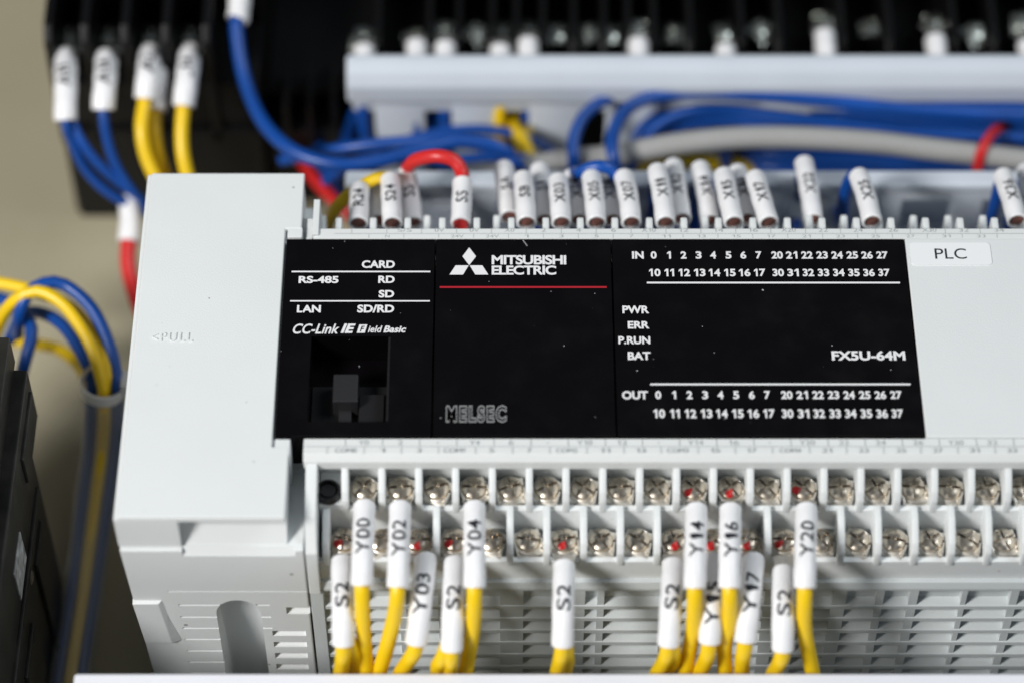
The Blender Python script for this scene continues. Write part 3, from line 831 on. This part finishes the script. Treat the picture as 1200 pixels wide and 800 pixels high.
def loose(label, colour, pts, r=1.5, group=None, cat='wire', name='wire', close=True, **kw):
    w_ = [P(u, v, z=z) for u, v, z in pts]
    return wire(label, colour, w_, None, '', r, group=group, cat=cat, name=name, step=2.0, **kw)
G_D = 'wires lying in the rear duct'
loose('blue wire arching highest and farthest left in the rear duct', 'blue', [(668, 235, 30), (672, 195, 48), (673, 160, 52), (690, 130, 53), (730, 110, 52), (800, 104, 52), (900, 105, 51), (1000, 111, 50), (1100, 123, 50), (1260, 131, 50)], 1.55, G_D)
loose('blue wire looping just right of the highest arch in the rear duct', 'blue', [(722, 235, 34), (720, 195, 52), (718, 158, 55), (740, 124, 55), (790, 110, 54), (880, 111, 54), (980, 120, 53), (1100, 131, 52), (1260, 139, 50)], 1.65, G_D)
loose('dark blue wire crossing below the arches towards the right', 'blue', [(725, 200, 40), (745, 172, 46), (775, 144, 48), (812, 131, 48), (860, 130, 47), (930, 139, 47), (1000, 147, 46), (1100, 157, 46), (1260, 163, 45)], 1.6, G_D)
loose('blue wire directly above the grey cable in the duct', 'blue', [(735, 200, 36), (765, 164, 42), (800, 146, 44), (850, 140, 44), (930, 147, 44), (1000, 153, 43), (1100, 162, 43), (1260, 169, 42)], 1.5, G_D)
loose('thick grey cable sagging through the rear duct', 'grey', [(560, 215, 40), (640, 192, 44), (720, 182, 47), (800, 168, 49), (890, 161, 50), (1000, 165, 50), (1100, 176, 49), (1260, 195, 48)], 2.75, None, 'cable', 'cable')
loose('short red wire rising at the right of the rear duct', 'red', [(1143, 235, 36), (1146, 195, 48), (1153, 172, 52), (1168, 152, 48), (1192, 146, 38)], 1.3, G_D)
loose('yellow wire leaning in the third duct slot, right strand', 'yellow', [(628, 112, 30), (622, 140, 34), (612, 170, 40), (604, 215, 32)], 1.7, G_D)
loose('yellow wire leaning in the third duct slot, left strand', 'yellow', [(596, 112, 30), (602, 145, 38), (616, 175, 44), (628, 215, 38)], 1.9, G_D)
loose('yellow wire low in the duct below the grey cable', 'yellow', [(640, 200, 20), (780, 190, 24), (822, 186, 26), (900, 205, 20), (1000, 210, 15)], 2.6, G_D)
for i, (dv, dz, nm) in enumerate(((0, 30, 'upper'), (9, 26, 'middle'), (18, 24, 'lower'))):
    loose('dark blue wire in the shade under the grey cable, %s of three' % nm, 'blue', [(860, 172+dv, dz-8), (900, 178+dv, dz), (1000, 184+dv, dz), (1100, 192+dv, dz), (1260, 200+dv, dz)], 2.2, G_D)
loose('blue wire passing the second duct slot on the left', 'blue', [(505, 105, 20), (512, 150, 26), (520, 190, 26), (524, 230, 20)], 2.6, G_D)
loose('blue wire passing the first duct slot at the left end', 'blue', [(424, 108, 30), (414, 140, 34), (404, 170, 36), (396, 210, 30)], 1.5, G_D)
loose('blue wire running left to right in front of the slots, upper strand', 'blue', [(330, 188, 40), (400, 174, 50), (470, 166, 53), (540, 164, 54), (585, 172, 53), (606, 192, 48), (612, 225, 36)], 1.4, G_D)

loose('thin blue wire between the high arch and the dark crossing wire', 'blue', [(738, 190, 36), (752, 150, 42), (800, 122, 44), (860, 118, 44), (930, 123, 44), (1020, 134, 44), (1120, 145, 44), (1260, 150, 44)], 1.15, G_D)
loose('thin blue wire dipping through the middle of the rear duct', 'blue', [(790, 178, 34), (820, 152, 40), (880, 134, 42), (960, 134, 42), (1040, 144, 42), (1130, 152, 42), (1260, 157, 42)], 1.15, G_D)
loose('thin blue wire crossing the slots toward the grey cable', 'blue', [(380, 214, 34), (420, 186, 42), (500, 158, 42), (570, 152, 42), (630, 168, 40), (668, 200, 34)], 1.2, G_D)
loose('thin blue wire sagging lowest in front of the left slots', 'blue', [(400, 168, 36), (450, 186, 44), (520, 188, 46), (580, 184, 46), (640, 190, 42), (690, 214, 34)], 1.2, G_D)
loose('yellow wire standing upright in the third duct slot', 'yellow', [(618, 104, 22), (618, 135, 26), (615, 165, 28), (612, 205, 24)], 2.2, G_D)

# large blue wire dropping from the top
pts = [P(276, -40, z=66), P(281, -5, z=66), P(279, 22, z=65), P(277, 32, z=64), P(286, 90, z=58), P(308, 143, z=55), P(345, 178, z=55), P(395, 193, z=55), P(440, 190, z=54), P(490, 176, z=54), P(540, 166, z=53), P(590, 178, z=50), P(607, 200, z=44), P(612, 230, z=32)]
d0 = (Vector(pts[0])-Vector(pts[1])).length
wire('thick blue wire hanging from a white sleeve at the top and curving right', 'blue', pts, (d0-7, 14.5), '', 1.75, 2.75, None, None, step=2.0)

# ------------------------------------------------------------------ black contactor at the upper left
ctr = thing('contactor', 'black contactor with four screw terminals at the upper left', 'contactor', (-80, 190, 0))
yc = 152.7
mb = MB()
xL, xRr = -112.5, -62
mb.box(xL, xRr, yc+1.5, 260, 0.2, 50, 0.6)
mb.box(xL, xRr, yc+22, 260, 49, 76, 0.6)
mb.box(xL+1, xRr, yc, yc+6, 0.2, 34, 0.6)
mb.build('housing', M['black'], ctr)
tub = [(76, 'X1'), (123, 'X2'), (174, 'X4'), (218, 'X6')]
cols = [58, 101, 148, 196, 243]
for u in cols:
    x = P(u, 60, y=yc).x
    mb = MB(); mb.prism([(yc, 30), (yc, 66), (yc+3, 69.4), (yc+24, 71), (yc+24, 30)], 'x', x-1.1, x+1.1, 0.4); mb.build('barrier', M['black'], ctr)
for u in (81, 128, 178, 224):
    p = P(u, 42, z=54)
    sc = inst(HEAD_Z[1], 'terminal_screw', ctr, p); sc.scale = (1.35, 1.35, 1.35)
    inst(CLAMP_Z, 'clamp_plate', sc, p)
G_C = 'wires on the contactor terminals'
def c_wire(label, colour, text, a, b, tail, second=None, r=1.7, dz=0):
    a = (a[0], a[1]+7); p = [P(a[0]+1, a[1]-8, z=59+dz), P(*a, z=59+dz), P((a[0]+b[0])/2, (a[1]+b[1])/2, z=61+dz), P(*b, z=58+dz)]
    p += [P(u, v, z=z) for u, v, z in tail]
    s0 = (p[1]-p[0]).length; ln = (p[2]-p[1]).length+(p[3]-p[2]).length
    wire(label, colour, p, (s0, ln), text, r, 2.75, G_C, p[0]+(p[0]-p[1])*0.6, flip=-1, second=second, tsize=3.0, step=1.5)
c_wire('blue wire in the leftmost white sleeve of the contactor', 'blue', 'A11', (77, 58), (77, 143), [(84, 165, 53), (100, 198, 46), (128, 226, 40), (170, 248, 34), (215, 262, 28)], r=1.25)
c_wire('blue wire in the second white sleeve of the contactor', 'blue', 'A14', (125, 60), (121, 130), [(126, 165, 52), (138, 198, 46), (160, 228, 40), (190, 250, 32), (230, 262, 26)], r=1.25)
c_wire('yellow wire in the third white sleeve of the contactor', 'yellow', 'A2', (176, 54), (170, 117), [(166, 150, 55), (172, 185, 50), (190, 222, 44), (210, 250, 36)])
c_wire('yellow wire in the shaded sleeve behind the third contactor sleeve', 'yellow', '', (185, 54), (182, 131), [(182, 160, 50), (188, 190, 46), (200, 225, 40), (218, 250, 32)], dz=-5.2)
c_wire('yellow wire in the fourth white sleeve of the contactor', 'yellow', '-14', (223, 53), (215, 126), [(213, 160, 54), (216, 190, 50), (226, 225, 44), (240, 250, 36)])
loose('blue wire looping beside the leftmost contactor sleeve', 'blue', [(82, 138, 57), (95, 165, 53), (115, 192, 48), (145, 218, 42), (178, 240, 36), (220, 256, 30)], 1.25, G_C)
# red wire with its white sleeve beside the cover
pts = [P(152, 215, z=36), P(152, 232, z=36), P(153, 258, z=34), P(151, 284, z=32), P(150, 306, z=30), P(154, 330, z=28), P(164, 362, z=26), P(185, 400, z=22), P(220, 430, z=16)]
wire('red wire with white sleeve hanging left of the controller cover', 'red', pts, ((pts[1]-pts[0]).length, (pts[3]-pts[1]).length), '', 2.0, 2.7, None, None, step=1.5)

# second black device filling the gap beside it
dev2 = thing('relay_base', 'black relay base in the shade between contactor and duct', 'relay base', (-50, 190, 0))
mb = MB(); mb.box(-61.6, 190, 166, 300, 0.2, 34, 0.6); mb.box(-61.6, -40, 158, 168, 0.2, 28, 0.6)
mb.build('housing', M['black'], dev2)
for x in (-56, -50, -44):
    mb = MB(); mb.box(x-0.7, x+0.7, 156, 170, 3, 40, 0.3); mb.build('barrier', M['black'], dev2)
def shade_wire(label, colour, u, v0, v1, z, tail):
    p = [P(u, v0-12, z=z), P(u, v0, z=z), P(u-1, (v0+v1)/2, z=z+1), P(u-1, v1, z=z)]+[P(a, b, z=c) for a, b, c in tail]
    wire(label, colour, p, ((p[1]-p[0]).length, (p[3]-p[1]).length), '', 1.7, 2.5, None, p[0], step=1.5)
shade_wire('blue wire with shaded white sleeve between contactor and duct', 'blue', 372, 96, 142, 20, [(374, 168, 22), (382, 200, 24), (398, 240, 22)])
shade_wire('red wire with dim sleeve in the shade left of the duct', 'red', 342, 95, 146, 14, [(345, 170, 16), (365, 205, 24), (392, 235, 28), (420, 262, 26)])

# ------------------------------------------------------------------ rear terminal block with bright screws
tb = thing('terminal_block', 'long black terminal block with shiny screws behind the duct', 'terminal block', (60, 180, 0))
mb = MB(); mb.box(-38, 190, 164, 167, 30, 44, 0.5); mb.box(-38, 190, 165, 230, 34, 38, 0.4); mb.box(-38, 190, 196, 230, 37, 68, 0.6)
mb.build('housing', M['black'], tb)
scr = [(427, 46), (487, 44), (521, 38), (560, 40), (588, 36), (619, 34), (655, 40), (690, 40), (718, 40), (748, 36), (790, 40), (850, 38), (893, 36), (966, 26), (1021, 32), (1096, 26), (1144, 40), (1200, 28)]
for u, v in scr:
    p = P(u, v, z=47); x = P(u+17, v, z=47).x
    sc = inst(HEAD_Z[int(u) % 3], 'terminal_screw', tb, p, (0.25, 0, u)); sc.scale = (1.1, 1.1, 1.1)
    inst(CLAMP_Z, 'clamp_plate', sc, p)
    mb = MB(); mb.prism([(164, 36), (164, 47), (168, 51), (197, 54), (197, 36)], 'x', x-0.8, x+0.8, 0.3); mb.build('barrier', M['black'], tb)
    mb = MB(); mb.box(p.x-1.8, p.x+1.8, p.y-2, p.y+2, 37.5, 46.2, 0.3); mb.build('screw_post', M['black'], tb)
ordn = ['first', 'second', 'third', 'fourth', 'fifth', 'sixth', 'seventh', 'eighth', 'ninth', 'tenth']
for i, (u, v0) in enumerate(((427, 58), (488, 52), (522, 54), (586, 58), (619, 50), (748, 50), (850, 58), (966, 40), (1096, 46), (1204, 52))):
    a = P(u, v0, z=51); p = [a+Vector((0, 4, 0)), a, a+Vector((0, -7, -1)), a+Vector((0, -13, -5)), a+Vector((0, -15, -12)), a+Vector((1, -15.5, -26))]
    wire('blurred white wire sleeve on the rear terminal block, %s of ten from the left' % ordn[i], 'yellow' if i == 3 else 'blue', p, (4, 14), '', 1.7, 2.6, 'sleeves on the rear terminal block', p[0], step=1.5)

# ------------------------------------------------------------------ front duct lid
fd = thing('wiring_duct', 'closed white wiring duct along the bottom edge of the photo', 'duct', (40, -45, 0))
xs = P(86, 794, z=66).x
mb = MB(); mb.box(xs, 190, -70, -22.0, 62.5, 66.0, 0.7, 3); mb.box(xs, 190, -24.0, -22.2, 57.5, 63, 0.3); mb.box(xs, 190, -69.8, -68, 57.5, 63, 0.3)
mb.build('lid', M['duct_lid'], fd)
mb = MB(); mb.box(xs, 190, -68, -24, 0.3, 2.2, 0.3); mb.box(xs, 190, -67.5, -66, 1, 61, 0.3); mb.box(xs, 190, -26, -24.4, 1, 10, 0.3)
mb.build('duct_floor', M['duct'], fd)
fm = MB(); fm.box(0, 5, -26, -24.4, 8, 61, 0.3); fm = fm.mesh('finger', M['duct'])
for k in range(26): inst(fm, 'finger', fd, (xs+1+10.4*k, 0, 0))

# ------------------------------------------------------------------ dark device at the lower left
dv = thing('circuit_breaker', 'dark grey device with a worn white tag at the lower left edge', 'device', (-125, 0, 0))
mb = MB()
mb.box(-160, -104.2, -60, 36.5, 0.2, 61, 0.6)
mb.box(-160, -104, -60, 47, 60, 77, 0.7)
mb.build('housing', M['device'], dv)
mb = MB(); mb.box(-160, -107, -60, 49.8, 76, 85, 0.7); mb.build('front_cover', M['device'], dv)
for y0, y1, z0, z1 in ((-40, 33, 50, 52.5), (18, 30, 6, 44), (-8, 6, 6, 40), (-40, -16, 6, 40), (26, 44, 64, 73)):
    mb = MB(); mb.box(-104.4, -103.3, y0, y1, z0, z1, 0.35); mb.build('side_rib', M['device'], dv)
mb = MB(); mb.lathe([(0, 0.5), (1.1, 0.5), (1.7, 0.2), (1.7, -0.3), (0, -0.3)], (0, 0, 0), 16, mtx=Matrix.Rotation(math.pi/2, 3, 'Y'))
for v in mb.bm.verts: v.co += Vector((-104.0, 13, 47))
mb.build('rivet', M['nickel'], dv)
mb = MB(); mb.box(-104.1, -103.75, 2.2, 13, 55, 65, 0); mb.build('tag', M['tag'], dv)

# ------------------------------------------------------------------ wire bundle at the left
G_B = 'wires bunched at the left of the controller'
zb = 46
def tail(k): 
    du = (0, 3, 15, -15, -4, 9)[k]; dz = (3, -2, 0, 0, -6, -2)[k]
    return [(122+du, 470, zb+dz-9), (120+du, 520, zb+dz-22), (110+du*.9, 600, zb+dz-32), (98+du*.8, 690, zb+dz-36), (84+du*.8, 780, zb+dz-36), (70+du*.8, 870, zb+dz-37)]
loose('yellow wire entering flat from the left edge into the bunch', 'yellow', [(-60, 326, zb), (0, 332, zb+2), (45, 343, zb+3), (85, 362, zb+3), (112, 400, zb+2), (125, 440, zb)]+tail(1), 1.5, G_B)
loose('yellow wire arching up from behind the dark device', 'yellow', [(-15, 420, zb-8), (0, 376, zb), (18, 352, zb+7), (44, 341, zb+9), (76, 358, zb+8), (104, 400, zb+5), (119, 445, zb)]+tail(0), 1.5, G_B)
loose('dark blue wire arching highest over the bunch', 'blue', [(20, 392, zb-6), (22, 370, zb+4), (32, 345, zb+8), (52, 332, zb+9), (76, 334, zb+8), (108, 362, zb+6), (130, 410, zb+2), (137, 450, zb-2)]+tail(2), 1.5, G_B)
loose('dark blue wire on the inside of the bunch', 'blue', [(10, 400, zb-14), (24, 372, zb-8), (44, 366, zb-4), (72, 380, zb-2), (96, 415, zb-3), (108, 446, zb-5)]+tail(3), 1.5, G_B)
loose('lower yellow wire passing straight from the device into the bunch', 'yellow', [(10, 398, zb-26), (40, 403, zb-22), (68, 409, zb-20), (92, 428, zb-18), (106, 455, zb-14)]+tail(4), 1.5, G_B)
loose('pale blue wire bending down into the device top', 'blue', [(-40, 340, zb-6), (0, 350, zb-2), (24, 362, zb), (37, 385, zb), (33, 410, zb-2), (26, 435, zb-6), (24, 450, zb-14)], 1.5, G_B)
pth = [P(121, 455, z=zb-6), P(120, 520, z=zb-22), P(110, 600, z=zb-32), P(98, 690, z=zb-36), P(84, 780, z=zb-36), P(70, 870, z=zb-37)]
pth = smooth_path(pth, 2.0)
mb = MB(); mb.tube(pth, 5.2, 20, [5.2*(1+0.05*math.sin(i*0.55)) for i in range(len(pth))], hollow=4.9)
cs = mb.build('cable_sleeve', M['clear'], None, at=pth[0])
cs['label'] = 'clear plastic sleeve around the wire bunch left of the controller'; cs['category'] = 'cable sleeve'
mb = MB()
t0 = P(121, 446, z=zb-2); t1 = P(120.5, 456, z=zb-5)
mb.tube([t0, t1], 5.4, 20, hollow=4.9)
mb.box(t0.x+4.2, t0.x+8.5, t0.y-3, t0.y+1.5, t0.z-2.5, t0.z+2.0, 0.5)
tie = mb.build('cable_tie', M['tie'], None, at=t0)
tie['label'] = 'pale nylon cable tie around the bunched wires'; tie['category'] = 'cable tie'
